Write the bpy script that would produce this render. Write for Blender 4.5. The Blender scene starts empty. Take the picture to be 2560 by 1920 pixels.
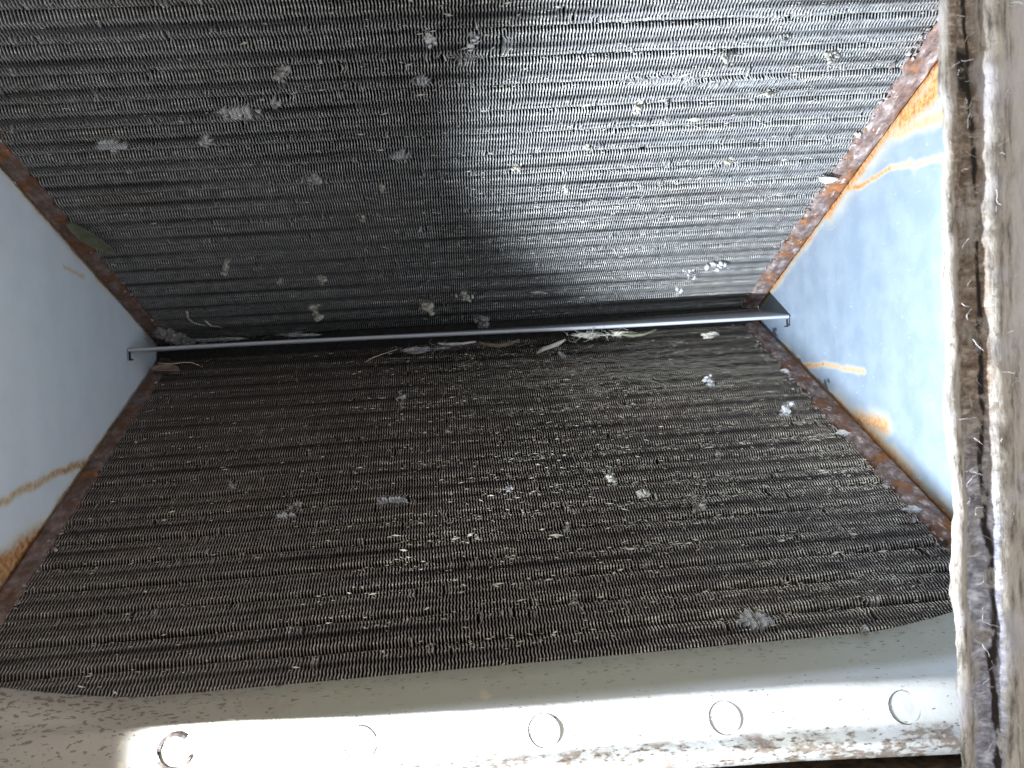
import bpy, math, random
import numpy as np
from mathutils import Vector, Matrix, noise

# ------------------------------------------------------------------ camera, world, lamp, exposure
S = bpy.context.scene
COL = S.collection
cd = bpy.data.cameras.new('camera'); cam = bpy.data.objects.new('camera', cd); COL.objects.link(cam)
Rm = ((0.9953682, 0.0697551, 0.0661539), (-0.0729195, 0.9962444, 0.0466885), (-0.0626487, -0.0512962, 0.9967165))
cp = (0.2357525, -0.7736352, -0.0083782)
M = Matrix.Identity(4)
for i in range(3):
    M[i][0] = Rm[i][0]; M[i][1] = Rm[i][2]; M[i][2] = -Rm[i][1]; M[i][3] = cp[i]
cam.matrix_world = M
cd.lens = 2200 / 2560 * 36; cd.sensor_width = 36; cd.clip_start = .01; cd.clip_end = 50
cd.dof.use_dof = True; cd.dof.focus_distance = .62; cd.dof.aperture_fstop = 34
S.camera = cam
W_ = bpy.data.worlds.new('World'); S.world = W_; W_.use_nodes = True
bg = W_.node_tree.nodes['Background']
bg.inputs['Color'].default_value = (1, .985, .965, 1); bg.inputs['Strength'].default_value = 1.08
ld = bpy.data.lights.new('work_light', 'SPOT'); lamp = bpy.data.objects.new('work_light', ld); COL.objects.link(lamp)
LP = Vector((.0145, -.497, -.2101)); LT = Vector((.51, -.270, .020))
lamp.location = LP; lamp.rotation_euler = (LT - LP).to_track_quat('-Z', 'Y').to_euler()
ld.energy = 66; ld.spot_size = math.radians(58); ld.spot_blend = .5; ld.shadow_soft_size = .006
ld.color = (.78, .88, 1)
l2 = bpy.data.lights.new('plate_fill_light', 'SPOT'); lamp2 = bpy.data.objects.new('plate_fill_light', l2); COL.objects.link(lamp2)   # added lamp, hidden behind the board, to brighten the right plate
lamp2.location = (.474, -.388, .004); lamp2.rotation_euler = (Vector((.516, -.27, .004)) - lamp2.location).to_track_quat('-Z', 'Y').to_euler()
l2.energy = 1.35; l2.spot_size = math.radians(120); l2.spot_blend = 1; l2.shadow_soft_size = .012; l2.color = (.82, .91, 1)
S.view_settings.view_transform = 'Standard'; S.view_settings.look = 'None'; S.view_settings.exposure = 0
try: S.cycles.max_bounces = 8; S.cycles.diffuse_bounces = 4
except Exception: pass

AL = 0.3896197; H = 0.0076988; WID = 0.5; FL = 0.0125; FR = 0.0165      # half angle, half apex gap, coil width, flange widths
CA, SA = math.cos(AL), math.sin(AL)
rnd = random.Random(7); nrng = np.random.default_rng(11)

# ------------------------------------------------------------------ helpers
def tag(o, label=None, cat=None, group=None, kind=None):
    if label: o['label'] = label
    if cat: o['category'] = cat
    if group: o['group'] = group
    if kind: o['kind'] = kind
    return o
def empty(name, mat4, label, cat, group=None):
    o = bpy.data.objects.new(name, None); COL.objects.link(o); o.empty_display_size = .01
    o.matrix_world = mat4; return tag(o, label, cat, group)
def mesh(name, v, f, smooth=False):
    m = bpy.data.meshes.new(name); m.from_pydata([tuple(p) for p in v], [], [tuple(q) for q in f]); m.update()
    if smooth: m.polygons.foreach_set('use_smooth', [True] * len(m.polygons))
    return m
def obj(name, m, mat, parent=None):
    if mat and not m.materials: m.materials.append(mat)
    o = bpy.data.objects.new(name, m); COL.objects.link(o)
    if parent: o.parent = parent
    return o
class MB:
    def __init__(s): s.v = []; s.f = []
    def add(s, v, f):
        b = len(s.v); s.v += [tuple(p) for p in v]; s.f += [tuple(i + b for i in q) for q in f]
    def box(s, a, b):
        (x0, y0, z0), (x1, y1, z1) = a, b
        s.add([(x0,y0,z0),(x1,y0,z0),(x1,y1,z0),(x0,y1,z0),(x0,y0,z1),(x1,y0,z1),(x1,y1,z1),(x0,y1,z1)],
              [(0,3,2,1),(4,5,6,7),(0,1,5,4),(1,2,6,5),(2,3,7,6),(3,0,4,7)])
    def tube(s, pts, r0, r1=None, n=4):
        r1 = r0 if r1 is None else r1; pts = [Vector(p) for p in pts]; vs = []; fs = []; L = len(pts)
        for i, p in enumerate(pts):
            d = (pts[min(i+1, L-1)] - pts[max(i-1, 0)])
            d = d.normalized() if d.length > 0 else Vector((1, 0, 0))
            a = d.cross(Vector((0, 0, 1)) if abs(d.z) < .9 else Vector((1, 0, 0))).normalized(); b = d.cross(a)
            r = r0 + (r1 - r0) * i / max(1, L-1)
            for k in range(n):
                t = 2 * math.pi * k / n; vs.append(p + (a * math.cos(t) + b * math.sin(t)) * r)
        for i in range(L-1):
            for k in range(n):
                k2 = (k+1) % n; fs.append((i*n+k, i*n+k2, (i+1)*n+k2, (i+1)*n+k))
        fs.append(tuple(range(n))[::-1]); fs.append(tuple((L-1)*n + k for k in range(n)))
        s.add(vs, fs)
    def mesh(s, name, smooth=False): return mesh(name, s.v, s.f, smooth)

def upper(x, s, n=0): return Vector((x, -s*CA - n*SA, H + s*SA - n*CA))
def lower(x, s, n=0): return Vector((x, -s*CA - n*SA, -H - s*SA + n*CA))
SLAB = {'u': upper, 'l': lower}

# ------------------------------------------------------------------ node helpers
class NT:
    def __init__(s, name):
        s.m = bpy.data.materials.new(name); s.m.use_nodes = True; s.t = s.m.node_tree
        s.b = s.t.nodes['Principled BSDF']; s.out = s.t.nodes['Material Output']
        s.b.inputs['Specular IOR Level'].default_value = .3
    def n(s, typ, props=None, **inp):
        nd = s.t.nodes.new(typ)
        for k, v in (props or {}).items(): setattr(nd, k, v)
        for k, v in inp.items():
            key = int(k[1:]) if k[0] == 'i' and k[1:].isdigit() else k.replace('_', ' ')
            s.put(nd.inputs[key], v)
        return nd
    def put(s, sock, v):
        if isinstance(v, bpy.types.NodeSocket): s.t.links.new(v, sock)
        elif isinstance(v, bpy.types.Node): s.t.links.new(v.outputs[0], sock)
        else:
            if isinstance(v, (tuple, list)) and len(v) == 3 and sock.type == 'RGBA': v = tuple(v) + (1,)
            sock.default_value = v
    def coord(s, ob=None):
        c = s.n('ShaderNodeTexCoord')
        if ob is not None: c.object = ob
        return c.outputs['Object']
    def mapv(s, vec, scale=(1,1,1), loc=(0,0,0)): return s.n('ShaderNodeMapping', None, i0=vec, i1=loc, i3=scale).outputs[0]
    def noise(s, vec, scale, detail=4, rough=.55, dist=0):
        return s.n('ShaderNodeTexNoise', None, Vector=vec, Scale=scale, Detail=detail, Roughness=rough, Distortion=dist).outputs[0]
    def math(s, op, a, b=0.0, c=None, clamp=False):
        nd = s.n('ShaderNodeMath', {'operation': op, 'use_clamp': clamp}, i0=a, i1=b)
        if c is not None: s.put(nd.inputs[2], c)
        return nd.outputs[0]
    def step(s, v, lo, hi, a=0.0, b=1.0):
        nd = s.n('ShaderNodeMapRange', {'clamp': True, 'interpolation_type': 'SMOOTHSTEP'}, i0=v, i1=lo, i2=hi, i3=a, i4=b); return nd.outputs[0]
    def mix(s, f, a, b):
        nd = s.n('ShaderNodeMix', {'data_type': 'RGBA'}); s.put(nd.inputs[0], f); s.put(nd.inputs[6], a); s.put(nd.inputs[7], b); return nd.outputs[2]
    def ramp(s, f, stops):
        nd = s.n('ShaderNodeValToRGB', None, i0=f); e = nd.color_ramp.elements
        while len(e) < len(stops): e.new(.5)
        for k, (p, c) in enumerate(stops): e[k].position = p; e[k].color = tuple(c) + (1,)
        return nd.outputs[0]
    def sep(s, vec): return s.n('ShaderNodeSeparateXYZ', None, i0=vec).outputs
    def segdist(s, vec, a, b):
        a = Vector(a); b = Vector(b); d = b - a; L2 = max(d.length_squared, 1e-9)
        pa = s.n('ShaderNodeVectorMath', {'operation': 'SUBTRACT'}, i0=vec, i1=tuple(a)).outputs[0]
        dt = s.n('ShaderNodeVectorMath', {'operation': 'DOT_PRODUCT'}, i0=pa, i1=tuple(d / L2)).outputs['Value']
        t = s.n('ShaderNodeClamp', None, i0=dt).outputs[0]
        sc = s.n('ShaderNodeVectorMath', {'operation': 'SCALE'}, i0=tuple(d), Scale=t).outputs[0]
        df = s.n('ShaderNodeVectorMath', {'operation': 'SUBTRACT'}, i0=pa, i1=sc).outputs[0]
        return s.n('ShaderNodeVectorMath', {'operation': 'LENGTH'}, i0=df).outputs['Value']
    def bump(s, h, strength, dist):
        s.put(s.b.inputs['Normal'], s.n('ShaderNodeBump', None, Strength=strength, Distance=dist, Height=h).outputs[0])
    def set(s, **k):
        for a, v in k.items(): s.put(s.b.inputs[a.replace('_', ' ')], v)
        return s.m

def simple(name, c1, c2, scale, rough=.8, bump=0, bd=.001, det=5):
    N = NT(name); v = N.coord(); f = N.noise(v, scale, det)
    N.set(Base_Color=N.mix(N.step(f, .3, .7), c1, c2), Roughness=rough)
    if bump: N.bump(f, bump, bd)
    return N.m
def ico(sub):
    import bmesh
    bm = bmesh.new(); bmesh.ops.create_icosphere(bm, subdivisions=sub, radius=1); bm.verts.ensure_lookup_table()
    r = [v.co.copy() for v in bm.verts], [tuple(v.index for v in f.verts) for f in bm.faces]; bm.free(); return r
ICO = ico(3); ICO2 = ico(1)
# ------------------------------------------------------------------ coil slabs
PITCH = .02180; NF = 292; LEN = {'u': .47, 'l': .4145}
def slab_matrix(which):
    if which == 'u':
        cols = (Vector((1,0,0)), Vector((0,-CA,SA)), Vector((0,-SA,-CA)), Vector((0,0,H)))
    else:
        cols = (Vector((-1,0,0)), Vector((0,-CA,-SA)), Vector((0,-SA,CA)), Vector((WID,0,-H)))
    m = Matrix.Identity(4)
    for j, c in enumerate(cols):
        for i in range(3): m[i][j] = c[i]
    return m
up_coil = empty('coil_slab', slab_matrix('u'), 'upper finned coil slab sloping overhead, grey dusty fins above the metal gutter', 'coil')
lo_coil = empty('coil_slab', slab_matrix('l'), 'lower finned coil slab sloping down to the white drain pan, brown dusty fins', 'coil')
for o in (up_coil, lo_coil): o['group'] = 'finned coil slabs of the cooling coil'

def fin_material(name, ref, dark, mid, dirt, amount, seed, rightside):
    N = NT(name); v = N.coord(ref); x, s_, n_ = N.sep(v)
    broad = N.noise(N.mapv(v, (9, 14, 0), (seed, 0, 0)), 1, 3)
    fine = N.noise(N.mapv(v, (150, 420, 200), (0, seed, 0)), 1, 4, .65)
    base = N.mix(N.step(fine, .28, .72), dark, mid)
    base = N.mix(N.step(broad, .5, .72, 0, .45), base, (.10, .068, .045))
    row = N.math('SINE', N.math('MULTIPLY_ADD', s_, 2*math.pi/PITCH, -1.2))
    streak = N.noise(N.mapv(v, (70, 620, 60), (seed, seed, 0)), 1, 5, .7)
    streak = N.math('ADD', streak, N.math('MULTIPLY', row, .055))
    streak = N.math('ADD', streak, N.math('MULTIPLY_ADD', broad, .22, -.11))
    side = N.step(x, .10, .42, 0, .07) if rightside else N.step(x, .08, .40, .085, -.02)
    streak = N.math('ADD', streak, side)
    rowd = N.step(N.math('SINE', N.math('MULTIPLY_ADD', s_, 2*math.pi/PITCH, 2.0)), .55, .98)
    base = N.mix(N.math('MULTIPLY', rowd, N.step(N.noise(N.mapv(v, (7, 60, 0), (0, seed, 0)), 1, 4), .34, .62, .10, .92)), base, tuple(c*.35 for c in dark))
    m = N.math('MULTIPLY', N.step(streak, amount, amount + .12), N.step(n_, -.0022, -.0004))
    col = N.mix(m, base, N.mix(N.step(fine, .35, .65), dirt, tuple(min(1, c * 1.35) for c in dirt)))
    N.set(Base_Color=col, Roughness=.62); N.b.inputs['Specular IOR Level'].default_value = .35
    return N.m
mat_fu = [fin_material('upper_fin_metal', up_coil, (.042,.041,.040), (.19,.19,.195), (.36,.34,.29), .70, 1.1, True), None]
mat_fl = [fin_material('lower_fin_metal', lo_coil, (.030,.026,.022), (.075,.066,.058), (.30,.27,.19), .70, 4.7, False), None]  # dark side colour adds to the shade in the fin gaps
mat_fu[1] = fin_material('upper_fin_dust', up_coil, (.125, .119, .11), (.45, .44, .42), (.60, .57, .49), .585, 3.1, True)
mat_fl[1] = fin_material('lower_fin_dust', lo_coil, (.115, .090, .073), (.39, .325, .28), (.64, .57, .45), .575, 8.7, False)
mat_bare = simple('bare_aluminium', (.30,.30,.30), (.52,.52,.51), 500, .45)
mat_core = simple('coil_core_black', (.012, .011, .010), (.03, .026, .022), 300, .9)

def smooth_noise2(nx, ns, seed, gx, gs):
    g = np.random.default_rng(seed).normal(size=(gx + 3, gs + 3))
    X = np.linspace(0, gx, nx); Y = np.linspace(0, gs, ns)
    xi = X.astype(int); yi = Y.astype(int); fx = X - xi; fy = Y - yi; fx = fx*fx*(3-2*fx); fy = fy*fy*(3-2*fy)
    a = g[np.ix_(xi, yi)]; b = g[np.ix_(xi+1, yi)]; c = g[np.ix_(xi, yi+1)]; d = g[np.ix_(xi+1, yi+1)]
    FX = fx[:, None]; FY = fy[None, :]
    return (a*(1-FX)+b*FX)*(1-FY) + (c*(1-FX)+d*FX)*FY

def build_fins(which, parent, mat, patches, seed, nicks):
    hp = PITCH / 16; SLEN = LEN[which]; ns = int(SLEN / hp) + 1; s = np.arange(ns) * hp
    fp = WID / NF
    rg = np.random.default_rng(seed)
    wander = smooth_noise2(NF, ns, seed+1, 60, 40)*.00010 + smooth_noise2(NF, ns, seed+2, 14, 10)*.00035
    rowv = smooth_noise2(NF, ns, seed+3, 12, 44)
    nk = np.zeros((NF, ns)); dn = np.zeros((NF, ns)); th = np.zeros((NF, ns)); bare = np.zeros((NF, ns))
    for _ in range(nicks):                                   # single bent or clogged bits, mostly along the tube rows
        i = rg.integers(0, NF); r = rg.integers(0, int(SLEN/PITCH)); 
        j = int((r*PITCH + rg.normal(.0125, .003)) / hp)
        L = rg.integers(2, 7)
        if 0 <= j and j + L < ns:
            k = rg.integers(1, 3)
            nk[i:i+k, j:j+L] += rg.choice([-1, 1]) * rg.uniform(.0003, .0009); dn[i:i+k, j:j+L] += rg.uniform(-.001, .0014)
            th[i, j:j+L] += rg.uniform(0, .00022)
    for (px, ps, rx, rs, lean) in patches:
        for i in range(NF):
            fx = (i + .5) * fp
            u = (fx - px) / rx
            if abs(u) > 1.15: continue
            w = np.clip(1.25 - (np.abs(s - ps - rg.normal(0, .07)*rs) / (rs*rg.uniform(.75, 1.05)*max(.12, 1 - min(1, u*u))**.5))**3, 0, 1) * rg.uniform(.8, 1.1) * (.4 if rg.uniform() < .12 else 1)
            nk[i] += lean * w; dn[i] -= abs(lean) * .30 * w
            if abs(lean) > .0019: bare[i] = np.maximum(bare[i], w)
    dark = np.exp(-((((s + .0015) % PITCH) - PITCH/2)/ .0016)**2)      # rows where the fins dip at the tubes
    for i in range(NF):
        X = (i + .5) * fp
        ph = np.arange(ns) % 4
        zig = np.array([0, 1.0, 0, -1.0])[ph] * .00022 * (1 - .45*dark)
        face = np.array([1.0, .1, -1.0, .1] if which == 'l' else [-1.0, .1, 1.0, .1])[ph]
        c = zig + wander[i]
        t = (.00028 + .00003*face)*(1 - .45*dark) + th[i] + rg.normal(0, .00002, ns)
        nf = dn[i] - dark*np.maximum(.0004, .0026 + rowv[i]*.0014) + np.minimum(face, 0)*.00012 + rg.normal(0, .00010, ns)
        cols = []
        mid = c + nk[i]*.12
        cols.append((c*.4 + X - .0001, np.full(ns, -.0095)))
        cols.append((X + mid - t*.6, np.full(ns, -.0030)))
        cols.append((X + c + nk[i] - t, nf - .00012))
        cols.append((X + c + nk[i] + t, nf - .00012))
        cols.append((X + mid + t*.6, np.full(ns, -.0030)))
        cols.append((c*.4 + X + .0001, np.full(ns, -.0095)))
        V = np.empty((ns, 6, 3)); 
        for k, (xx, nn) in enumerate(cols): V[:, k, 0] = xx - X; V[:, k, 1] = s; V[:, k, 2] = nn
        a = (np.arange(ns-1)[:, None]*6 + np.arange(5)[None, :]).ravel()
        F = np.stack([a, a+1, a+7, a+6], 1)
        if which == 'l': pass
        m = bpy.data.meshes.new('fin'); m.vertices.add(ns*6); m.vertices.foreach_set('co', V.ravel())
        m.loops.add(F.size); m.loops.foreach_set('vertex_index', F.ravel()); m.polygons.add(len(F))
        m.polygons.foreach_set('loop_start', np.arange(len(F))*4); m.polygons.foreach_set('loop_total', np.full(len(F), 4))
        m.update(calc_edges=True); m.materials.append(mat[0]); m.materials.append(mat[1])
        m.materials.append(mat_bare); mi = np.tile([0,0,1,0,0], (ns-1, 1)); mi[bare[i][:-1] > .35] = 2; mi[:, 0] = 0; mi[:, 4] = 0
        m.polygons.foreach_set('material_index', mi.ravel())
        o = bpy.data.objects.new('fin', m); COL.objects.link(o); o.parent = parent; o.location = (X, 0, 0)
PU = [(.1321,.3025,.0103,.0070,-.0030),(.0541,.2771,.0074,.0088,-.0028),(.2330,.3227,.0042,.0050,-.0026),(.1094,.2780,.0028,.0074,-.0036),
      (.1531,.3082,.0018,.0058,-.0032),(.2744,.3471,.0026,.0084,.0018),(.2163,.2545,.0055,.0072,-.0026),(.2532,.3381,.0072,.0052,.0018),
      (.36,.315,.02,.004,.0018),(.41,.31,.03,.0035,.0018)]
PLW = [(.3771,.3831,.0079,.0078,.0034),(.1961,.2477,.0086,.0042,-.0026),(.1324,.2570,.0056,.0040,-.0024),(.4405,.3756,.0046,.0052,.0018),(.2966,.2918,.0013,.0061,.0026)]
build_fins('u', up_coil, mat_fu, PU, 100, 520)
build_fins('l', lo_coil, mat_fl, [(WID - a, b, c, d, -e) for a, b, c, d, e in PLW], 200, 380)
for par, L, Rr, SLEN in ((up_coil, FL, FR, LEN['u']), (lo_coil, FR, FL, LEN['l'])):
    b = MB(); b.box((-L, -.004, -.045), (WID + Rr, SLEN, -.0096)); 
    if par is up_coil: b.v = b.v; b.box((-L, -.030, -.040), (WID + Rr, -.0042, .0165))  # dark filler box added at the apex to block light from behind
    obj('core', b.mesh('core'), mat_core, par)

# rusted tube sheet flanges down both ends of each slab
def rust_material(name, ref, white, seed, orange, grey=0.0):
    N = NT(name); v = N.coord(ref); x, s_, n_ = N.sep(v)
    a = N.noise(N.mapv(v, (1,1,1), (seed,0,0)), 90, 6, .65, .6); b = N.noise(N.mapv(v, (1,.5,1), (0,seed,0)), 210, 5, .7); c = N.noise(v, 38, 4, .6)
    col = N.ramp(a, [(.28, (.035,.020,.013)), (.42, (.11,.052,.03)), (.52, (.15,.066,.030)), (.64, (.30,.11,.03)), (.75, (.30,.19,.13))])
    col = N.mix(N.step(N.math('ADD', c, orange), .5, .62, 0, .85), N.mix(.55, col, (.075,.05,.042)), col)
    col = N.mix(N.math('MULTIPLY', N.step(c, .62, .42), grey), col, N.mix(N.step(b, .35, .65), (.10,.07,.062), (.28,.22,.205)))
    col = N.mix(N.step(b, .74 - white, .86 - white, 0, .8), col, (.50, .46, .44))
    N.set(Base_Color=col, Roughness=.9); N.bump(N.math('ADD', a, b), .7, .0012); return N.m
mat_rl = rust_material('rust_left', up_coil, .08, 2.0, .0, .5)
mat_rr = rust_material('rust_right', up_coil, .17, 5.0, .02, .95)
mat_rrl = rust_material('rust_right_lower', lo_coil, .16, 9.0, .04, .9)
mat_rll = rust_material('rust_left_lower', lo_coil, .06, 14.0, -.04, .6)
def flange(par, x_plate, x_fin, mat, rag, seed, label):
    sgn = 1 if x_fin > x_plate else -1
    w = abs(x_fin - x_plate); SLEN = LEN['u'] if par is up_coil else LEN['l']; ns = 260; nc = 9; v = []; f = []
    for j in range(ns):
        s = -.002 + j / (ns - 1) * (SLEN - .01)
        e = noise.fractal(Vector((s*70, seed, 0)), .9, 2.1, 5) * rag + noise.noise(Vector((s*600, seed, 3))) * rag * .45
        gap = .0016 + .0004 * noise.noise(Vector((s*60, seed, 9)))
        for k in range(nc + 2):
            if k == 0: xx, nn = gap, -.009
            elif k == nc + 1: xx, nn = w + e + .0004, -.006
            else:
                t = (k-1)/(nc-1); xx = gap + (w + e - gap) * t
                nn = .0022 - .0012*t + noise.fractal(Vector((s*160, t*3, seed)), .9, 2, 4) * .0008 - (.0012 if k in (1, nc) else 0)
            v.append((x_plate + sgn*xx, s, nn))
    for j in range(ns-1):
        for k in range(nc+1):
            q = (j*(nc+2)+k, j*(nc+2)+k+1, (j+1)*(nc+2)+k+1, (j+1)*(nc+2)+k); f.append(q if sgn > 0 else q[::-1])
    o = obj('tube_sheet', mesh('tube_sheet', v, f, True), mat, par); tag(o, label)
flange(up_coil, -FL, 0, mat_rl, .0020, 1, 'rusty brown end flange on the left of the upper slab')
flange(up_coil, WID+FR, WID, mat_rr, .0042, 2, 'purple brown rusted flange with white crust on the right of the upper slab')
flange(lo_coil, WID+FL, WID, mat_rll, .0012, 3, 'rusty brown end flange on the left of the lower slab')
flange(lo_coil, -FR, 0, mat_rrl, .0048, 4, 'crumbling orange flange with white crust on the right of the lower slab')

def crust(par, xf, sgn, seed, n_, L_):
    r = random.Random(seed); mb = MB()
    for _ in range(n_):
        s = r.uniform(.005, L_); o = xf + sgn*r.gauss(.0010, .0052); q = r.uniform(.0004, .0016)*(1.5 if r.random() < .12 else 1); off = Vector((r.uniform(0,99), 0, 0)); V = []
        for c in ICO2[0]:
            k = max(.25, .8 + .9*noise.noise(c*1.6 + off)); V.append((o + c.x*k*q, s + c.y*k*q*1.1, (.0008 if (o - xf)*sgn < 0 else .0016) + c.z*k*q*.6))
        mb.add(V, ICO2[1])
    c = obj('crust', mb.mesh('crust'), mat_crust, par); c['kind'] = 'stuff'
mat_crust = simple('rust_crust', (.11,.075,.06), (.36,.32,.31), 260, .95)
crust(up_coil, WID, -1, 3, 170, LEN['u']); crust(lo_coil, 0, 1, 4, 240, LEN['l']); crust(up_coil, 0, 1, 5, 60, LEN['u']); crust(lo_coil, WID, -1, 6, 50, LEN['l'])
# ------------------------------------------------------------------ galvanised end plates
def plate_material(name, segs, halo, seed, metal, lo_, hi_):
    N = NT(name); v = N.coord(); 
    warp = N.n('ShaderNodeTexNoise', None, Vector=v, Scale=55, Detail=4).outputs[1]
    wv = N.n('ShaderNodeVectorMath', {'operation': 'SUBTRACT'}, i0=warp, i1=(.5,.5,.5)).outputs[0]
    wv = N.n('ShaderNodeVectorMath', {'operation': 'SCALE'}, i0=wv, Scale=.0085).outputs[0]
    p = N.n('ShaderNodeVectorMath', {'operation': 'ADD'}, i0=v, i1=wv).outputs[0]
    p = N.n('ShaderNodeVectorMath', {'operation': 'MULTIPLY'}, i0=p, i1=(0,1,1)).outputs[0]
    f1 = N.noise(N.mapv(v, (1,.35,1), (0,seed,0)), 420, 4, .7); f2 = N.noise(v, 45, 5, .6); f3 = N.noise(N.mapv(v,(1,.7,1)), 900, 2)
    base = N.mix(N.step(f2, .3, .7), lo_, hi_)
    base = N.mix(N.step(f1, .62, .74, 0, .55), base, (.74,.78,.82))
    base = N.mix(N.step(f3, .30, .22, 0, .12), base, (.2,.22,.25))
    rustf = N.noise(v, 260, 5, .7)
    pale = None; deep = None; rustmask = None
    for (a, b, r, d) in segs:
        ds = N.segdist(p, (0,)+tuple(a), (0,)+tuple(b))
        m1 = N.step(ds, r*1.9, r*.05); m2 = N.math('MULTIPLY', N.step(ds, r*1.25, r*.1), d)
        pale = m1 if pale is None else N.math('MAXIMUM', pale, m1)
        deep = m2 if deep is None else N.math('MAXIMUM', deep, m2)
    for (a, b, r, d) in halo:
        ds = N.segdist(p, (0,)+tuple(a), (0,)+tuple(b))
        m1 = N.math('MULTIPLY', N.step(ds, r*2, r*.3), .7); m2 = N.math('MULTIPLY', N.step(ds, r*.8, r*.1), d)
        pale = N.math('MAXIMUM', pale, m1); deep = N.math('MAXIMUM', deep, m2)
    k = N.step(rustf, .25, .6, .55, 1)
    pale = N.math('MULTIPLY', pale, N.math('MULTIPLY', k, .55)); deep = N.math('MULTIPLY', deep, k)
    col = N.mix(pale, base, (.72,.58,.24)); col = N.mix(deep, col, N.mix(N.step(rustf, .4, .65), (.56,.24,.05), (.30,.11,.045)))
    rm = N.math('MAXIMUM', pale, deep)
    N.set(Base_Color=col, Metallic=N.math('MULTIPLY_ADD', rm, -metal, metal), Roughness=N.math('MULTIPLY_ADD', f2, .2, .36))
    N.bump(N.math('ADD', N.math('MULTIPLY', f1, .4), f2), .12, .001); return N.m
def tri_plate(name, x, th, mat, label, YM):
    ny, nz = 50, 30; v = []; f = []
    for side in (0, 1):
        for i in range(ny):
            y = .004 - (YM + .004) * i / (ny-1)
            hz = H + .006 + max(0, -y) * math.tan(AL)
            for j in range(nz):
                z = hz * (2*j/(nz-1) - 1)
                wob = (noise.noise(Vector((y*5, z*5, x*9))) * .0009) if side == 0 else 0
                v.append((wob + (th if side else 0), y, z))
    n0 = ny*nz
    for i in range(ny-1):
        for j in range(nz-1):
            a = i*nz + j; q = (a, a+1, a+nz+1, a+nz); f.append(q); f.append(tuple(n0 + t for t in q[::-1]))
    ring = [i*nz for i in range(ny)] + [(ny-1)*nz + j for j in range(1, nz)] + [i*nz + nz-1 for i in range(ny-2, -1, -1)] + [j for j in range(nz-2, 0, -1)]
    for a, b in zip(ring, ring[1:] + ring[:1]): f.append((a, b, n0+b, n0+a))
    o = obj(name, mesh(name, v, f, True), mat); o.location = (x, 0, 0)
    return tag(o, label, 'metal plate', 'triangular end plates of the coil')
T = math.tan(AL)
e = lambda y, sg: (y, sg*(H - y*T))
segsR = [((-.33,.135),(-.292,.118),.011,1),((-.292,.115),(-.255,.108),.008,1),((-.30,.100),(-.24,.103),.005,.5),
         ((-.165,.080),(-.205,.0785),.0026,1),((-.205,.0785),(-.240,.0826),.0020,.9),((-.240,.0826),(-.30,.0775),.0020,.35),
         ((-.085,-.0452),(-.1306,-.0426),.0018,.9),((-.1306,-.0426),(-.195,-.0455),.0022,.5),
         ((-.172,-.080),(-.222,-.080),.0075,.8),((-.20,-.088),(-.25,-.108),.006,.6)]
haloR = [(e(0,1),e(-.15,1),.004,.9),(e(-.15,1),e(-.32,1),.009,1),(e(-.05,-1),e(-.15,-1),.003,.8),(e(-.15,-1),e(-.36,-1),.006,.9)]
segsL = [((-.165,-.0735),(-.215,-.0745),.0030,.8),((-.215,-.0745),(-.30,-.0815),.0030,.55),
         ((-.235,-.106),(-.32,-.118),.0075,1),((-.25,-.112),(-.32,-.126),.009,1),((-.1708,.0579),(-.1397,.0536),.0015,.25)]
haloL = [(e(0,1),e(-.10,1),.0015,.8),(e(-.09,1),e(-.34,1),.0035,.55),(e(-.10,-1),e(-.34,-1),.0022,.5)]
tri_plate('end_plate', -FL, -.0012, plate_material('galvanised_left', segsL, haloL, 1, .1, (.74,.775,.80), (.80,.825,.845)), 'left triangular galvanised end plate, dull blue grey with two rust runs low down', .46)
tri_plate('end_plate', WID+FR, .0012, plate_material('galvanised_right', segsR, haloR, 7, .45, (.28,.345,.425), (.34,.405,.475)), 'right triangular galvanised end plate, glaring bright beside the fibre board', .46)

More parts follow.
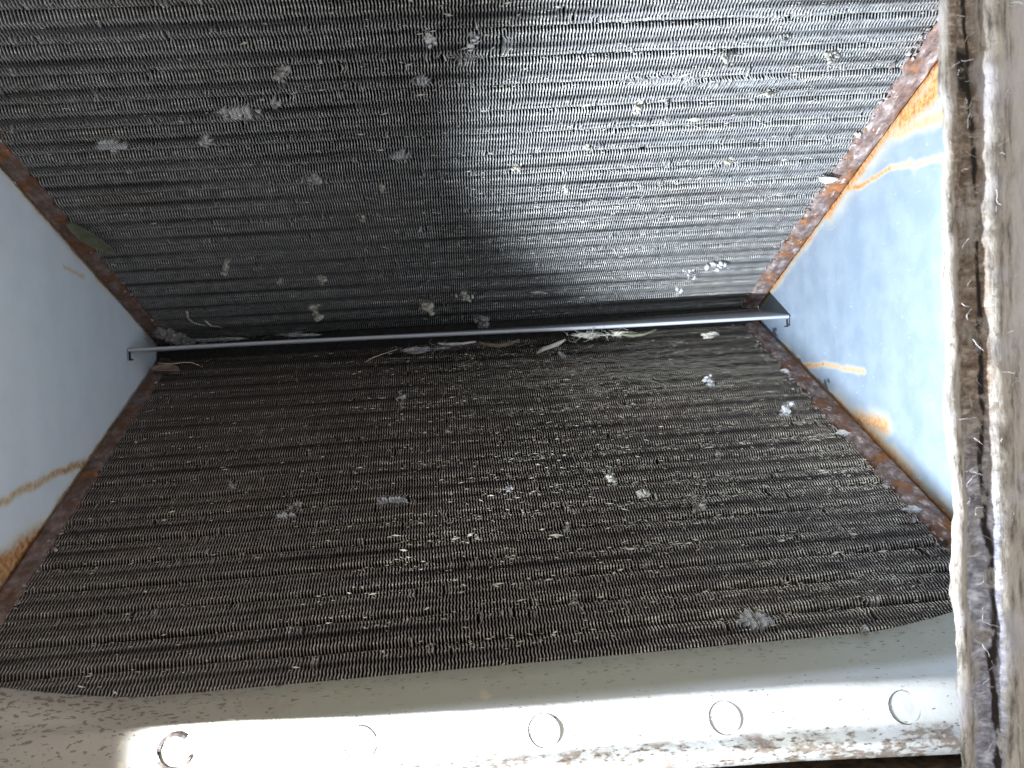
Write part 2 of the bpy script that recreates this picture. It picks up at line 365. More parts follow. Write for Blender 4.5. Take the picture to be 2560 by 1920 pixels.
# ------------------------------------------------------------------ gutter
def gutter():
    N = NT('gutter_metal'); v = N.coord(); f = N.noise(N.mapv(v, (.1,1,1)), 300, 4)
    N.set(Base_Color=N.mix(f, (.32,.325,.34), (.46,.47,.49)), Metallic=.15, Roughness=N.math('MULTIPLY_ADD', f, .2, .35))
    prof = [(-.004,.0060),(-.030,.0038),(-.0660,.0004),(-.0690,-.0001),(-.0700,-.0007),(-.0703,-.0016),(-.0699,-.0024),(-.0690,-.0028),(-.0650,-.0030)]
    th = .0008; inner = []
    for i, (y, z) in enumerate(prof):
        a = prof[max(i-1,0)]; b = prof[min(i+1,len(prof)-1)]; d = Vector((b[0]-a[0], b[1]-a[1])).normalized(); nrm = Vector((-d.y, d.x))
        inner.append((y + nrm.x*th, z + nrm.y*th))
    loop = prof + inner[::-1]; n = len(loop); nx = 60; v = []; fc = []
    x0, x1 = -FL + .0008, WID + FR - .0012
    for i in range(nx):
        t = i/(nx-1); x = x0 + (x1-x0)*t; dz = .0030 - .0062*t + .0004*math.sin(t*7) 
        for (y, z) in loop:
            sl = (-.0085*(1-t) - .0005*t)*max(0, min(1, (y+.07)/.066)); v.append((x, y + .0004*math.sin(t*11), z + dz + sl))
    for i in range(nx-1):
        for k in range(n): k2 = (k+1) % n; fc.append((i*n+k, (i+1)*n+k, (i+1)*n+k2, i*n+k2))
    fc.append(tuple(range(n))); fc.append(tuple((nx-1)*n + k for k in range(n))[::-1])
    m = mesh('gutter', v, fc); o = obj('gutter', m, N.m)
    for x, dz in ((-FL + .0010, .0028), (WID + FR - .0034, -.0034)):  # black tabs: shade at the gutter's hooked ends put into their colour
        q = MB(); q.box((x, -.0700, -.0095 + dz), (x + .0014, -.0690, -.0030 + dz)); q.box((x, -.0690, -.0095 + dz), (x + .0014, -.0640, -.0084 + dz)); obj('shaded_end_tab', q.mesh('shaded_end_tab'), mat_core, o)
    tag(o, 'thin folded sheet metal gutter running the full width between the two coil slabs', 'gutter')
gutter()

# ------------------------------------------------------------------ drain pan
def pan_point(x, a):        # a: 0 back .. 6 bottom lip, in profile order
    k = x - .2317
    r0y, r0z = -.3710, -.1597
    ab = (float(np.interp(x, (-.1,.129,.181,.232,.309,.372,.44,.66), (-.382,-.3926,-.399,-.4028,-.4038,-.4064,-.4131,-.426))), -.1660 - .004*k)
    lift = .0105 * max(0, min(1, (.090 - x)/.065))**1.4 + .0165*max(0, min(1, (x - .424)/.085))**1.5
    return r0y, r0z, ab, lift
def drain_pan():
    N = NT('pan_plastic'); v = N.coord(); x, y, z = N.sep(v)
    f1 = N.noise(N.mapv(v, (1,1.6,1.6)), 260, 4, .65); f2 = N.noise(v, 24, 5, .6); f3 = N.noise(N.mapv(v, (.5,1.2,1.2)), 520, 3, .6); f4 = N.noise(v, 95, 5, .7)
    base = N.mix(N.step(f2, .35, .7), (.53,.53,.51), (.45,.44,.395))
    back = N.step(y, -.394, -.374)                                   # grime where the fins drip
    left = N.step(N.math('ADD', x, N.math('MULTIPLY_ADD', f2, .14, -.07)), .19, .06)  # stained left end, also darkened in colour to look unlit
    shelf = N.step(y, -.404, -.394); base = N.mix(N.math('MULTIPLY', shelf, .92), base, (.30,.28,.205))
    low = N.step(z, -.1815, -.1845)
    grime = N.math('MULTIPLY', N.step(f4, .42, .66), N.math('ADD', N.math('MULTIPLY', back, .35), N.math('MULTIPLY', left, .75)))
    base = N.mix(N.math('MINIMUM', grime, .8), base, (.27,.22,.15))
    base = N.mix(N.math('MULTIPLY', left, .75), base, (.26,.22,.185))
    dl = N.math('MULTIPLY', N.step(N.math('ADD', N.math('MULTIPLY', f4, .6), N.math('MULTIPLY', f3, .4)), .47, .56), N.math('MULTIPLY', low, .85))
    base = N.mix(dl, base, (.20,.14,.10))
    dirty = N.math('MULTIPLY_ADD', left, .075, N.math('MULTIPLY_ADD', back, .035, N.math('MULTIPLY', low, .05)))
    sp = N.math('ADD', N.math('MULTIPLY_ADD', f2, .12, -.06), N.math('ADD', f3, dirty))
    base = N.mix(N.step(sp, .655, .69, 0, .85), base, (.10,.075,.05))
    st = N.step(N.noise(N.mapv(v, (1,1,1), (5,0,0)), 55, 5, .6), .64, .74, 0, .45)
    base = N.mix(st, base, (.60,.47,.28))
    N.set(Base_Color=base, Roughness=N.math('MULTIPLY_ADD', f4, .3, .22)); N.b.inputs['Specular IOR Level'].default_value = .45
    N.bump(N.math('ADD', f1, N.math('MULTIPLY', f4, 2)), .12, .0006)
    nx = 150; rows = None; v = []; f = []
    xs = np.linspace(-.10, .66, nx)
    for x in xs:
        r0y, r0z, ab, lift = pan_point(x, 0)
        k = x - .2317
        P = [(r0y + .03, r0z - .006 - .012), (r0y + .008, r0z - .004), (r0y, r0z)]
        P += [(ab[0]*.35 + r0y*.65, ab[1]*.35 + r0z*.65 - .0006), (ab[0]*.7 + r0y*.3, ab[1]*.7 + r0z*.3 - .0004)]
        bd = (-.0068 , -.0146)                                       # direction down the front face
        b0 = (ab[0] + .0016, ab[1] + .0002)
        P += [(ab[0] + .0046, ab[1] + .0006), (ab[0] + .0014, ab[1] - .0001), (ab[0] - .0010, ab[1] - .0016), (ab[0] - .0026, ab[1] - .0046)]
        h = 1.0
        for t in (.45, .7, .9): P.append((ab[0] - .0010 + bd[0]*h*t, ab[1] - .0014 + bd[1]*h*t))
        c = (ab[0] - .0010 + bd[0]*h, ab[1] - .0014 + bd[1]*h); P.append((c[0] - .0006, c[1] - .0002))
        w1 = .0007*noise.noise(Vector((x*60, 1, 1)))
        P += [(c[0] - .0026, c[1] - .0014 + w1), (c[0] - .0064, c[1] - .0033 + w1), (c[0] - .0076 + w1, c[1] - .0043), (c[0] - .0078, c[1] - .0056), (c[0] - .004, c[1] - .012)]
        lw = [1, 1, 1, .75, .4, .12, .04, .01, 0] + [0]*(len(P) - 9)
        for q, l in zip(P, lw): v.append((x, q[0], q[1] + lift*l))
        rows = len(P)
    for i in range(nx-1):
        for k in range(rows-1): f.append((i*rows+k, i*rows+k+1, (i+1)*rows+k+1, (i+1)*rows+k))
    root = empty('drain_pan', Matrix.Translation((0,0,0)), 'white plastic drain pan under the lower coil, brightly lit front face with round moulded marks', 'drain pan')
    m = mesh('pan_body', v, f, True); obj('pan_body', m, N.m, root)
    # round moulded marks
    tangent = Vector((0, -.0076, -.0163)).normalized(); nrm = Vector((0, -.0163, .0076)).normalized(); ux = Vector((1, -.055, -.004)).normalized()
    D = simple('ring_dirt', (.012,.009,.009), (.05,.038,.03), 400, .35)
    for i, (x, dt) in enumerate(((.1082,.52),(.1876,.50),(.2658,.50),(.3437,.53),(.4206,.52))):
        h = 1.0; _, _, q_, _ = pan_point(x, 0); ab = Vector((x, q_[0] - .0010, q_[1] - .0014))
        c = ab + Vector((0, -.0076, -.0163))*h*dt + nrm*.0001
        R_ = .0066; n = 48; v = []; f = []
        for a in range(n):
            t = 2*math.pi*a/n; d = ux*math.cos(t) - tangent*math.sin(t)
            for rr, hh in ((R_+.0005, -.0001), (R_+.0002, .00012), (R_-.0002, .00016), (R_-.0009, .00008), (R_*.5, .00016)): v.append(c + d*rr + nrm*hh)
        v.append(c + nrm*.00018)
        for a in range(n):
            b = (a+1) % n
            for q in range(4): f.append((a*5+q, b*5+q, b*5+q+1, a*5+q+1))
            f.append((a*5+4, b*5+4, n*5))
        o = obj('moulded_mark', mesh('moulded_mark', v, f, True), N.m, root)
        mb = MB()                                                    # grime caught in the rim
        A0, A1 = ((.9, 6.0) if i == 0 else (1.7, 4.9) if i != 1 else (.3, 6.0))
        pts = [c + (ux*math.cos(t) - tangent*math.sin(t))*(R_ + .0003) + nrm*.0002 for t in np.linspace(A0, A1, 40)]
        mb.tube(pts, .0011 if i == 0 else .00020, n=4)
        g = obj('grime_ring', mb.mesh('grime_ring'), D, o)
        if i == 0: tag(o, 'mark with a thick dark wet grime ring')
drain_pan()
# rusty rail the pan sits on
mat_rail = simple('rail_rust', (.035,.024,.016), (.15,.10,.055), 160, .95, .6, .001)
b = MB(); b.box((-.10, -.448, -.262), (.66, -.395, -.2005)); 
o = obj('base_rail', b.mesh('base_rail'), mat_rail); tag(o, 'dark brown rusted base rail under the front lip of the white pan', 'rail')

# ------------------------------------------------------------------ fibre board at the right
def fibre_board():
    N = NT('fibre_board'); v = N.coord(); x, y, z = N.sep(v)
    w = N.noise(N.mapv(v, (1,1,.25)), 60, 4); a = N.noise(N.mapv(v, (1,1,.16)), 420, 5, .7); b = N.noise(N.mapv(v, (1,1,.6)), 120, 5, .65); c = N.noise(v, 40, 4); d = N.noise(N.mapv(v, (.6,1,1.6)), 300, 4, .7)
    base = N.ramp(a, [(.34, (.09,.075,.06)), (.48, (.27,.24,.205)), (.70, (.43,.39,.335))])
    base = N.mix(N.step(c, .48, .68, 0, .6), base, (.42,.40,.43))
    xw = N.math('ADD', x, N.math('MULTIPLY_ADD', w, .010, -.005))
    band = N.math('MULTIPLY', N.step(xw, .0036, .0058), N.step(xw, .0158, .0132))
    zlow = N.step(z, -.03, -.08)
    seam_tone = N.mix(zlow, N.ramp(d, [(.3, (.045,.033,.022)), (.5, (.17,.12,.085)), (.7, (.40,.35,.30))]), N.ramp(d, [(.3, (.07,.065,.075)), (.5, (.25,.25,.29)), (.7, (.60,.60,.66))]))  # seam stains, with bluish lamplit fibres painted into the lower part
    base = N.mix(N.math('MULTIPLY', band, N.step(b, .36, .52, .15, .95)), base, seam_tone)
    crack = N.math('MULTIPLY', N.step(N.math('ABSOLUTE', N.math('SUBTRACT', xw, .0122)), .0009, .0003), N.step(b, .42, .5))
    base = N.mix(crack, base, (.02,.016,.014))
    spot = N.step(N.noise(N.mapv(v,(1,1,.6)), 150, 5, .7), .60, .68, 0, .7); base = N.mix(spot, base, (.16,.12,.09))
    pit = N.step(N.segdist(v, (.0102,0,.073), (.0112,0,.062)), .0038, .0022); base = N.mix(N.math('MULTIPLY', pit, N.step(d, .3, .5)), base, (.015,.012,.009))
    right = N.step(xw, .0235, .027); base = N.mix(N.math('MULTIPLY', right, .55), base, (.42,.39,.38))
    N.set(Base_Color=base, Roughness=.95); N.bump(N.math('ADD', a, b), .5, .0012)
    root = empty('fibre_board', Matrix.Translation((.3955, -.5, 0)), 'thick frayed fibreglass liner board standing upright at the right, beige with a dark stained seam', 'insulation board')
    nz = 420; prof = [(.034,.030),(.0165,.018),(.0085,.009),(.0040,.0045),(.0014,.0012),(.0018,-.0006),(.0035,-.0014),(.0052,-.0008),(.0066,.0006),(.0082,.0018),(.0100,.0022),(.0116,.0018),(.0130,.0004),(.0146,-.0022),(.016,-.0030),(.0185,-.0032),(.0210,-.0026),(.0235,-.0006),(.033,.0002),(.05,.0004),(.12,.0004),(.12,.03)]
    v = []; f = []; n = len(prof)
    for j in range(nz):
        z = -.24 + .44*j/(nz-1)
        e1 = noise.fractal(Vector((z*35, 0, 5)), .9, 2.1, 5)*.0021 + noise.noise(Vector((z*420, 2, 5)))*.0003
        e2 = noise.fractal(Vector((z*22, 7, 5)), .9, 2.1, 4)*.0014
        base = .0006 - .016*z*(.6 if z < 0 else -1.4) * .9
        base = .0032*max(0, z/.09)*.9 - .0008
        for k, (px, py) in enumerate(prof):
            wgt = max(0, 1 - px/.012); off = e1*wgt + e2*(1-wgt)*(1 if px < .06 else 0)
            rel = noise.fractal(Vector((px*260, z*130, 3)), .9, 2, 5)*.0008 + (noise.noise(Vector((px*900, z*500, 8)))*.0006 if .006 < px < .018 else 0)
            v.append((px + off + base, py + (rel if k not in (0, n-1) else 0), z))
    for j in range(nz-1):
        for k in range(n-1): a = j*n+k; f.append((a, a+1, a+n+1, a+n))
    f.append(tuple(range(n))); f.append(tuple((nz-1)*n + k for k in range(n))[::-1])
    obj('board', mesh('board', v, f, True), N.m, root)
    Fm = simple('glass_fibre', (.40,.38,.37), (.62,.61,.62), 300, .7)
    mb = MB(); r = random.Random(4)
    for _ in range(230):
        z = r.uniform(-.2, .12); 
        px = r.choice([r.uniform(-.0005,.002), r.uniform(.004,.018), r.uniform(.0,.03)])
        py = -.0005 if px < .003 else (-.002 if px < .008 or px > .016 else .0012)
        L = r.uniform(.002, .007); a = r.gauss(0, 1.0); p = Vector((px + .0032*max(0, z/.09), py - r.uniform(0,.0012), z)); pts = []
        if px < .002: a = math.pi + r.gauss(0, .8); L = r.uniform(.0008, .0022); 
        for q in range(6): pts.append(p.copy()); a += r.gauss(0, .35); p = p + Vector((math.cos(a), r.gauss(-.15,.3), math.sin(a)))*L/6
        mb.tube(pts, .00010, .00005, 3)
    o = obj('loose_fibres', mb.mesh('loose_fibres'), Fm, root); o['kind'] = 'stuff'
fibre_board()

# ------------------------------------------------------------------ lint tufts, flakes and litter
LM = {}
LM['cream'] = simple('lint_cream', (.21,.195,.16), (.43,.40,.34), 500, .95, .4, .0004)
LM['white'] = simple('lint_white', (.30,.29,.28), (.53,.52,.51), 500, .95, .4, .0004)
LM['grey'] = simple('lint_grey', (.13,.12,.115), (.34,.32,.31), 500, .95, .4, .0004)
LM['wisp'] = LM['cream']
def lint(which, x, s, w, h, tone, label, seed):
    r = random.Random(seed*13 + 5); mb = MB(); sc = w*.5; hs = h*.5; big = max(sc, hs)
    nb = 0 if tone == 'wisp' else int(9 + big*1500); p = Vector((0, 0, 0))
    for b in range(nb):                                             # irregular crumbs strung together
        p = p*.75 + Vector((r.gauss(0, .34)*sc, r.gauss(0, .25)*min(sc, .004) - .0004, r.gauss(0, .34)*hs)); q = big*r.uniform(.10, .36); off = Vector((seed*3.1, b*1.7, 0)); V = []
        st = Vector((r.uniform(.5, 1.6), r.uniform(.4, .8), r.uniform(.5, 1.4)))
        for c in ICO2[0]:
            k = max(.2, .8 + .9*noise.noise(c*1.7 + off)); V.append((p.x + c.x*k*q*st.x, p.y + c.y*k*q*st.y, p.z + c.z*k*q*st.z))
        mb.add(V, ICO2[1])
    for _ in range(int(16 + big*3500)):
        a = r.uniform(0, 6.28); p = Vector((r.gauss(0, .36)*sc, r.gauss(-.0006, .0006), r.gauss(0, .36)*hs)); pts = []; L = big*r.uniform(.2, .6)
        for q in range(5): pts.append(p.copy()); a += r.gauss(0, .6); p = p + Vector((math.cos(a), r.gauss(0,.3), math.sin(a)))*L/5
        mb.tube(pts, .00013, .00007, 3)
    o = obj('lint_tuft', mb.mesh('lint_tuft', True), LM[tone]); o.location = SLAB[which](x, s, .0006)
    o.rotation_euler = (r.gauss(0,.2), r.gauss(0,.4), r.gauss(0,.2))
    tag(o, label, 'lint', 'lint tufts stuck to the coil fins')
TUFTS = [
('u',0.1610,0.3377,9.2,17.3,'grey','dark grey lint wad poking out of the upper coil near its upper left'),
('u',0.1595,0.2360,16.7,13.2,'grey','fuzzy flat grey lint patch on the dark left half of the upper coil'),
('u',0.1296,0.0464,11.0,30.0,'cream','cream lint tuft with a small tail, left of centre just above the gutter'),
('u',0.2203,0.0416,11.4,30.0,'cream','tall cream lint tuft leaning on the upper coil fins above the gutter middle'),
('u',0.2508,0.0588,12.8,19.2,'cream','small forked lint tuft right of the tall cream tuft on the upper coil'),
('u',0.2665,0.0021,16.3,30.0,'grey','grey lint tuft caught right at the gutter edge near its middle'),
('u',0.1131,0.1020,6.1,12.2,'cream','small pale tuft on the dark lower left part of the upper coil'),
('u',0.1443,0.0995,5.5,17.0,'cream','small upright pale tuft to the right of its twin on the lower upper coil'),
('u',0.0809,0.1316,3.2,16.8,'cream','thin white upright lint shred on the lower left of the upper coil'),
('u',0.3517,0.2960,8.1,15.9,'cream','tan lint tuft on the bright upper coil above its centre right'),
('u',0.3945,0.3347,9.2,9.4,'cream','pale lint tuft near the top edge of the bright upper coil'),
('u',0.4517,0.3299,12.1,11.2,'cream','brownish fuzzy lint tuft closest to the upper right rusty flange'),
('u',0.4201,0.3437,8.6,8.4,'grey','soft grey lint tuft at the top right of the upper coil'),
('u',0.4289,0.3006,8.3,10.8,'cream','yellowish lint tuft on the right of the bright upper coil'),
('u',0.4223,0.2322,10.6,12.7,'cream','bright cream lint tuft midway down the right of the upper coil'),
('u',0.3199,0.2078,5.6,10.2,'cream','small square cream lint crumb in the middle of the upper coil'),
('u',0.2865,0.2387,7.6,11.2,'cream','pale flake of lint on the boundary of light and dark on the upper coil'),
('u',0.3282,0.2550,5.2,10.7,'cream','upright pale lint flake above the centre of the upper coil'),
('u',0.4498,0.0912,15.5,19.6,'white','whitish lint tuft on the lower right of the upper coil'),
('u',0.4352,0.0736,13.4,15.4,'white','whitish flat lint smear low on the right of the upper coil'),
('u',0.4334,0.0410,6.6,13.0,'white','small white lint ball hanging at the shadow edge above the gutter'),
('u',0.1845,0.1873,6.1,8.4,'cream','small lint speck near the middle left of the upper coil'),
('u',0.2014,0.2227,4.1,10.7,'cream','thin lint speck on the dark half of the upper coil, centre left'),
('u',0.2363,0.3575,5.0,12.8,'white','torn whitish lint shred near the top middle of the upper coil'),
('u',0.2603,0.3529,6.0,9.9,'white','pale bluish lint shred at the top centre of the upper coil'),
('l',0.1986,0.1118,8.4,16.0,'cream','bright cream tuft alone on the left half of the lower coil'),
('l',0.4346,0.1205,12.5,19.3,'white','white lint tuft on the upper right of the lower coil'),
('l',0.4739,0.1745,10.9,22.2,'white','large white lint tuft near the right rusty flange of the lower coil'),
('l',0.3308,0.2453,9.2,15.3,'cream','tan lint tuft with a dark gap under it, middle right of lower coil'),
('l',0.3476,0.2668,6.1,13.3,'cream','small cream tuft right of the tan tuft on the lower coil'),
('l',0.3772,0.2853,11.9,11.6,'cream','wide cream lint tuft on the right middle of the lower coil'),
('l',0.3334,0.3360,8.9,8.7,'wisp','wispy lint strand tuft low on the lower coil right of centre'),
('l',0.2918,0.3585,6.6,9.4,'cream','lone cream lint tuft low in the middle of the lower coil'),
('l',0.4084,0.2234,8.4,10.7,'cream','flat pale lint crumb on the right half of the lower coil'),
('l',0.2678,0.2497,6.3,8.6,'grey','little grey lint crumb in the centre of the lower coil'),
('l',0.3299,0.0455,8.4,13.5,'white','small white lint crumb just under the gutter debris'),
('l',0.4502,0.3151,7.7,7.9,'cream','straw coloured lint crumb near the lower right of the lower coil'),
('l',0.4203,0.3663,5.1,5.7,'cream','pale lint chip near the bottom right of the lower coil'),
('l',0.4245,0.3996,3.5,8.1,'white','small bluish white chip right by the drain pan at the lower right'),
('l',0.1368,0.2484,7.4,11.6,'grey','dark grey lint crumb on the left half of the lower coil'),
('l',0.0924,0.2206,9.0,10.4,'grey','grey lint crumb beside the left end of the lower coil'),
]
for i, (wh, x, s, w, h, tone, label) in enumerate(TUFTS): lint(wh, x, s, w*.00088, h*.00082, tone, label, i + 1)

mat_straw = simple('straw_dust', (.34,.31,.24), (.58,.53,.42), 300, .9)
def flakes(name, which, N_, seed, fx, mat, label):
    r = np.random.default_rng(seed); mb_v = []; mb_f = []; P = SLAB[which]; n = 0
    base = [(1,0,0),(-1,0,0),(0,1,0),(0,-1,0),(0,0,.8)]; fc = [(0,2,4),(2,1,4),(1,3,4),(3,0,4)]
    while n < N_:
        x = r.uniform(0, WID); s = r.uniform(.003, LEN[which] - .004)
        q = noise.noise(Vector((x*22, s*45, seed))) + .5*noise.noise(Vector((x*70, s*210, seed)))
        rowp = math.cos(2*math.pi*(s - .0125)/PITCH)
        if r.uniform() > fx(x, s)*(.25 + .75*max(0, min(1, .45 + 1.3*q)))*(.55 + .45*rowp): continue
        big = r.uniform() < .06
        a = abs(r.lognormal(-7.25, .5))*(1.6 if big else 1); b = max(a*r.uniform(.12, .4), .00012); th = r.normal(0, .3); c, sn = math.cos(th), math.sin(th)
        o = len(mb_v)
        for (u, v, k) in base:
            u = u*a*r.uniform(.6,1.2); v = v*b*r.uniform(.6,1.3); mb_v.append(P(x + u*c - v*sn, s + u*sn + v*c, -.0001 + k*b*.9))
        mb_f += [tuple(o + i for i in t) for t in fc]; n += 1
    ob = obj(name, mesh(name, mb_v, mb_f), mat); tag(ob, label, 'dust', None, 'stuff')
flakes('dust_flakes', 'u', 6000, 21, lambda x, s: .25 + .75*min(1, max(0, (x - .15)/.2)), LM['cream'], 'pale dust flakes clinging along the rows of the upper coil fins')
flakes('dust_flakes', 'l', 11000, 22, lambda x, s: (.15 + .85*min(1, max(0, (x - .12)/.25)))*(1 - .55*max(0, min(1, (s - .28)/.1))), mat_straw, 'straw coloured dust flakes clinging along the rows of the lower coil fins')

def strands():
    r = random.Random(5); mb = MB()
    for _ in range(300):
        x = min(.49, max(.20, r.gauss(.39, .065))); s = r.gauss(.082, .022)
        if s < .03 or s > .16: continue
        L = r.uniform(.008, .05); a = r.gauss(.0, .3); p = [x, s, .0007]; pts = []
        for q in range(9):
            pts.append(lower(*p)); a += r.gauss(0, .22); p[0] += math.cos(a)*L/9; p[1] += math.sin(a)*L/9; p[2] = max(.0004, p[2] + r.gauss(0, .0004))
            if p[0] > .497: break
        if len(pts) > 2: mb.tube(pts, .00015, .00008, 3)
    o = obj('stray_fibres', mb.mesh('stray_fibres'), LM['cream']); tag(o, 'tangle of pale stray hairs lying over the lower coil below the gutter', 'hair', None, 'stuff')
strands()

def leaf(name, which, pts2, width, mat, label, n0=.0015, curl=.15, cat='leaf'):
    a = SLAB[which](*pts2[0], n0); b = SLAB[which](*pts2[1], n0); d = b - a; L = d.length; d.normalize()
    nr = (SLAB[which](0,0,1) - SLAB[which](0,0,0)); side = d.cross(nr).normalized()
    nu, nv = 14, 7; v = []; f = []
    for th in (0, .0005):
        for i in range(nu):
            t = i/(nu-1); wd = width*(math.sin(math.pi*min(1, max(0, t*.96 + .03)))**.6)
            for j in range(nv):
                u = j/(nv-1)*2 - 1
                v.append(a + d*(L*t) + side*(u*wd*.5) + nr*(curl*width*u*u + .0012*math.sin(t*3) + th + (.0008 if j == 3 else 0) + .0004*noise.noise(Vector((t*5, u*3, L*90)))))
    o0 = nu*nv
    for i in range(nu-1):
        for j in range(nv-1):
            q = (i*nv+j, i*nv+j+1, (i+1)*nv+j+1, (i+1)*nv+j); f.append(q[::-1]); f.append(tuple(o0 + k for k in q))
    ring = [i*nv for i in range(nu)] + [(nu-1)*nv + j for j in range(1, nv)] + [i*nv + nv-1 for i in range(nu-2, -1, -1)] + [j for j in range(nv-2, 0, -1)]
    for p, q in zip(ring, ring[1:] + ring[:1]): f.append((p, q, o0+q, o0+p))
    return tag(obj(name, mesh(name, v, f, True), mat), label, cat)
mat_olive = simple('leaf_olive', (.075,.078,.045), (.14,.14,.09), 160, .6)
mat_tan = simple('leaf_tan', (.22,.14,.10), (.36,.25,.19), 160, .6)
leaf('dry_leaf', 'u', ((.0015,.2080),(.0150,.1640)), .0125, mat_olive, 'olive brown oval leaf lying against the left rusty flange of the upper coil', .0030, .10)
leaf('leaf_scrap', 'l', ((-.0070,.0335),(.0175,.0425)), .0125, mat_tan, 'curled tan brown leaf scrap at the left end of the lower coil under the gutter', .003, .35)
# litter caught below the gutter lip
def scrap(name, pts, w, mat, label, cat):
    mb = MB(); V = []; F = []; P = [Vector(p) for p in pts]; n = len(P)
    for th in (0, .0006):
        for i, p in enumerate(P):
            ww = w*(.25 + math.sin(math.pi*(i + .4)/n)) * .5
            V += [p + Vector((0, th, ww)), p + Vector((.0006, th - .0012, 0)), p + Vector((0, th, -ww*(.7 + .3*math.sin(i*2.3))))]
    for i in range(n-1):
        for j in range(2):
            q = (i*3+j, i*3+j+1, (i+1)*3+j+1, (i+1)*3+j); F.append(q); F.append(tuple(3*n + k for k in q[::-1]))
    ring = [i*3 for i in range(n)] + [(n-1)*3+1] + [i*3+2 for i in range(n-1, -1, -1)] + [1]
    for p, q in zip(ring, ring[1:] + ring[:1]): F.append((p, q, 3*n+q, 3*n+p))
    return tag(obj(name, mesh(name, V, F, True), mat), label, cat)
mat_pale = simple('leaf_pale', (.26,.23,.20), (.44,.40,.37), 200, .7); mat_dk = simple('leaf_dark', (.07,.05,.036), (.15,.11,.08), 200, .7)
Yg = -.0712
scrap('leaf_scrap', [(.3060,Yg,-.0215),(.3110,Yg-.003,-.0185),(.3170,Yg-.002,-.0175),(.3240,Yg,-.0150),(.3300,Yg+.001,-.0120)], .0038, mat_pale, 'pale twisted leaf scrap hanging below the middle of the gutter lip', 'leaf')
scrap('leaf_scrap', [(.2600,Yg,-.0095),(.2670,Yg-.001,-.0120),(.2760,Yg-.001,-.0140),(.2850,Yg,-.0125),(.2930,Yg+.001,-.0100)], .0034, mat_dk, 'brown curved leaf edge hanging under the gutter left of the pale twisted scrap', 'leaf')
scrap('leaf_scrap', [(.2280,Yg,-.0085),(.2380,Yg-.001,-.0098),(.2480,Yg,-.0102),(.2580,Yg,-.0090)], .0024, mat_pale, 'thin pale leaf strip tucked under the gutter lip left of the brown one', 'leaf')
scrap('leaf_scrap', [(.375,Yg,-.0105),(.384,Yg-.001,-.0120),(.394,Yg-.001,-.0120),(.404,Yg,-.0085)], .0026, mat_olive, 'olive leaf fold under the right part of the gutter', 'leaf')
def twig(name, pts, r, mat, label, cat):
    mb = MB(); mb.tube(pts, r, r*.5, 6); return tag(obj(name, mb.mesh(name, True), mat), label, cat)
twig('grass_stem', [(.004,-.050,-.0100),(.016,-.055,-.0115),(.026,-.060,-.0108),(.034,-.064,-.0112),(.0405,-.066,-.0140)], .0006, simple('straw', (.33,.31,.20), (.48,.45,.32), 200, .7), 'thin straw coloured grass stem under the left end of the gutter', 'grass')
twig('grass_stem', [(.1700,Yg,-.0200),(.1760,Yg-.002,-.0165),(.1840,Yg-.001,-.0140),(.1960,Yg,-.0110)], .0007, mat_tan, 'thin tan stem poking down from the gutter left of its middle', 'grass')
twig('lint_strand', [upper(.0310,.0590,.001),upper(.0295,.0510,.003),upper(.0308,.0420,.003),upper(.0335,.0360,.002),upper(.0380,.0330,.002)], .0011, LM['cream'], 'curled worm like pale lint strand near the left end of the upper coil', 'lint')
twig('lint_strand', [upper(.0400,.0400,.001),upper(.0430,.0330,.003),upper(.0465,.0300,.002),upper(.0490,.0230,.001)], .0009, LM['cream'], 'short pale lint curl just right of the worm like strand above the gutter', 'lint')
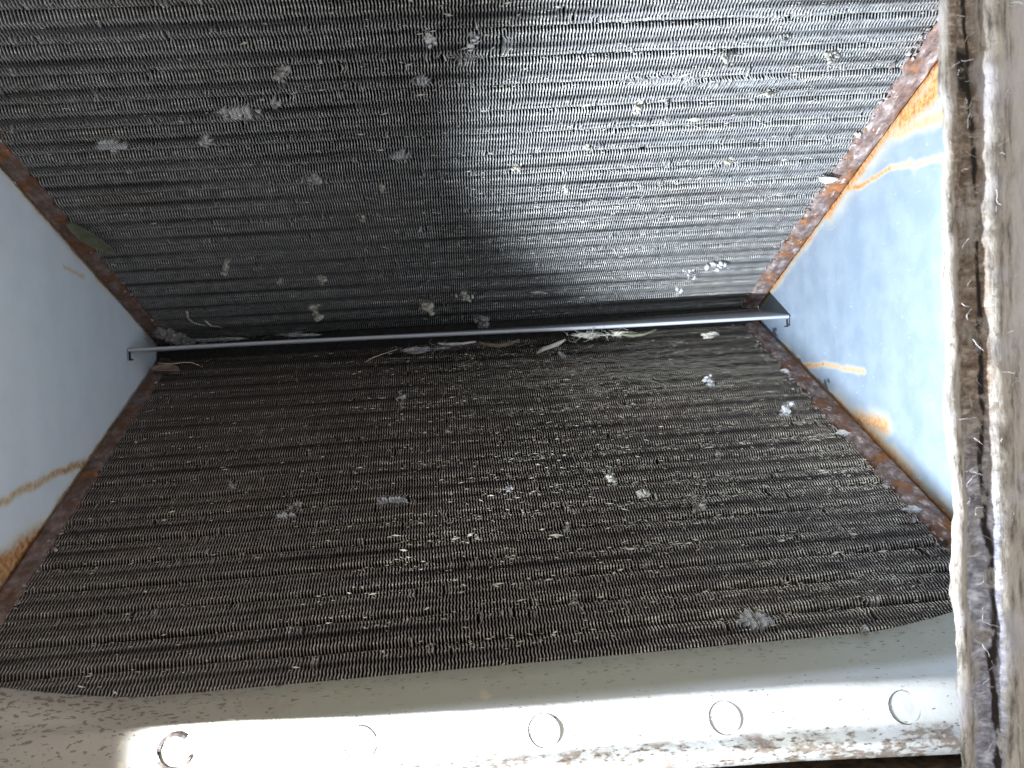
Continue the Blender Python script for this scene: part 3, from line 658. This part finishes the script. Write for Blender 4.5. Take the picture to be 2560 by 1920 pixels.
def mass(name, loc, size, mat, label, seed, fib, cat='lint'):
    r = random.Random(seed); mb = MB(); off = Vector((seed, 0, 0))
    for b in range(6):
        c = Vector((r.gauss(0, .35)*size[0], r.gauss(0,.3)*size[1], r.gauss(0,.3)*size[2])); q = r.uniform(.35, .6); V = []
        for p in ICO[0]:
            k = max(.1, .7 + .9*noise.fractal(p*1.9 + off*b, .8, 2.2, 4)); V.append((c.x + p.x*k*q*size[0], c.y + p.y*k*q*size[1], c.z + p.z*k*q*size[2]))
        mb.add(V, ICO[1])
    for _ in range(fib):
        a = r.uniform(0, 6.28); p = Vector((r.gauss(0,.5)*size[0], -abs(r.gauss(0,.5))*size[1], r.gauss(0,.5)*size[2])); pts = []; L = size[0]*r.uniform(.3, .9)
        for q in range(6): pts.append(p.copy()); a += r.gauss(0,.5); p = p + Vector((math.cos(a), r.gauss(0,.3), math.sin(a)*.6))*L/6
        mb.tube(pts, .0002, .0001, 3)
    o = obj(name, mb.mesh(name, True), mat); o.location = loc; return tag(o, label, cat)
mass('lint_wad', (.349,-.069,-.0095), (.016,.004,.0034), LM['cream'], 'pale fluffy lint wad caught under the gutter lip right of its middle', 31, 40)
mass('lint_wad', (.372,-.068,-.0100), (.014,.003,.0022), LM['cream'], 'pale lint ridge under the gutter between the big fluff and the olive leaf', 32, 20)
mass('lint_wad', (.455,-.055,-.0150), (.010,.004,.0030), LM['cream'], 'crusty pale lint lump under the right end of the gutter', 33, 10)
mass('lint_wad', (.012,-.028,.0110), (.016,.006,.008), LM['grey'], 'dark fuzzy lint mass in the left corner above the gutter', 34, 30)
mass('lint_wad', (.060,-.052,.0060), (.022,.004,.003), LM['grey'], 'low row of dark lint clumps on the gutter right of the left corner', 35, 20)
mass('lint_wad', (.120,-.058,.0052), (.020,.004,.002), LM['grey'], 'thin dark lint ridge lying on the gutter left of centre', 36, 14)
mass('lint_wad', (.215,-.066,-.0125), (.018,.003,.003), LM['grey'], 'grey wispy lint hanging under the gutter at its centre left', 37, 30)
# crumbs of white corrosion on the right lower flange
for k, (s, w, lab) in enumerate(((.1085,.009,'white corrosion flake on the lower right flange, the uppermost one'),(.2120,.012,'long white corrosion flake halfway down the lower right flange'),(.3060,.012,'white corrosion flake at the bottom of the lower right flange beside the board'))):
    mb = MB(); V = []
    for p in ICO[0]:
        q = .75 + .6*noise.fractal(p*1.3 + Vector((k*4.,0,0)), .8, 2.2, 4); V.append((p.x*q*w*.5, p.y*q*.0016, p.z*q*w*.22))
    mb.add(V, ICO[1]); o = obj('corrosion_flake', mb.mesh('corrosion_flake', True), LM['white']); o.location = lower(.4985, s, .002); o.rotation_euler = (.3, .15, 0)
    tag(o, lab, 'flake', 'white corrosion flakes on the lower right flange')
leaf('metal_flake', 'u', ((.4890,.2130),(.5030,.2105)), .007, LM['white'], 'pale split flake lifting from the right flange of the upper coil', .002, .2, 'flake')
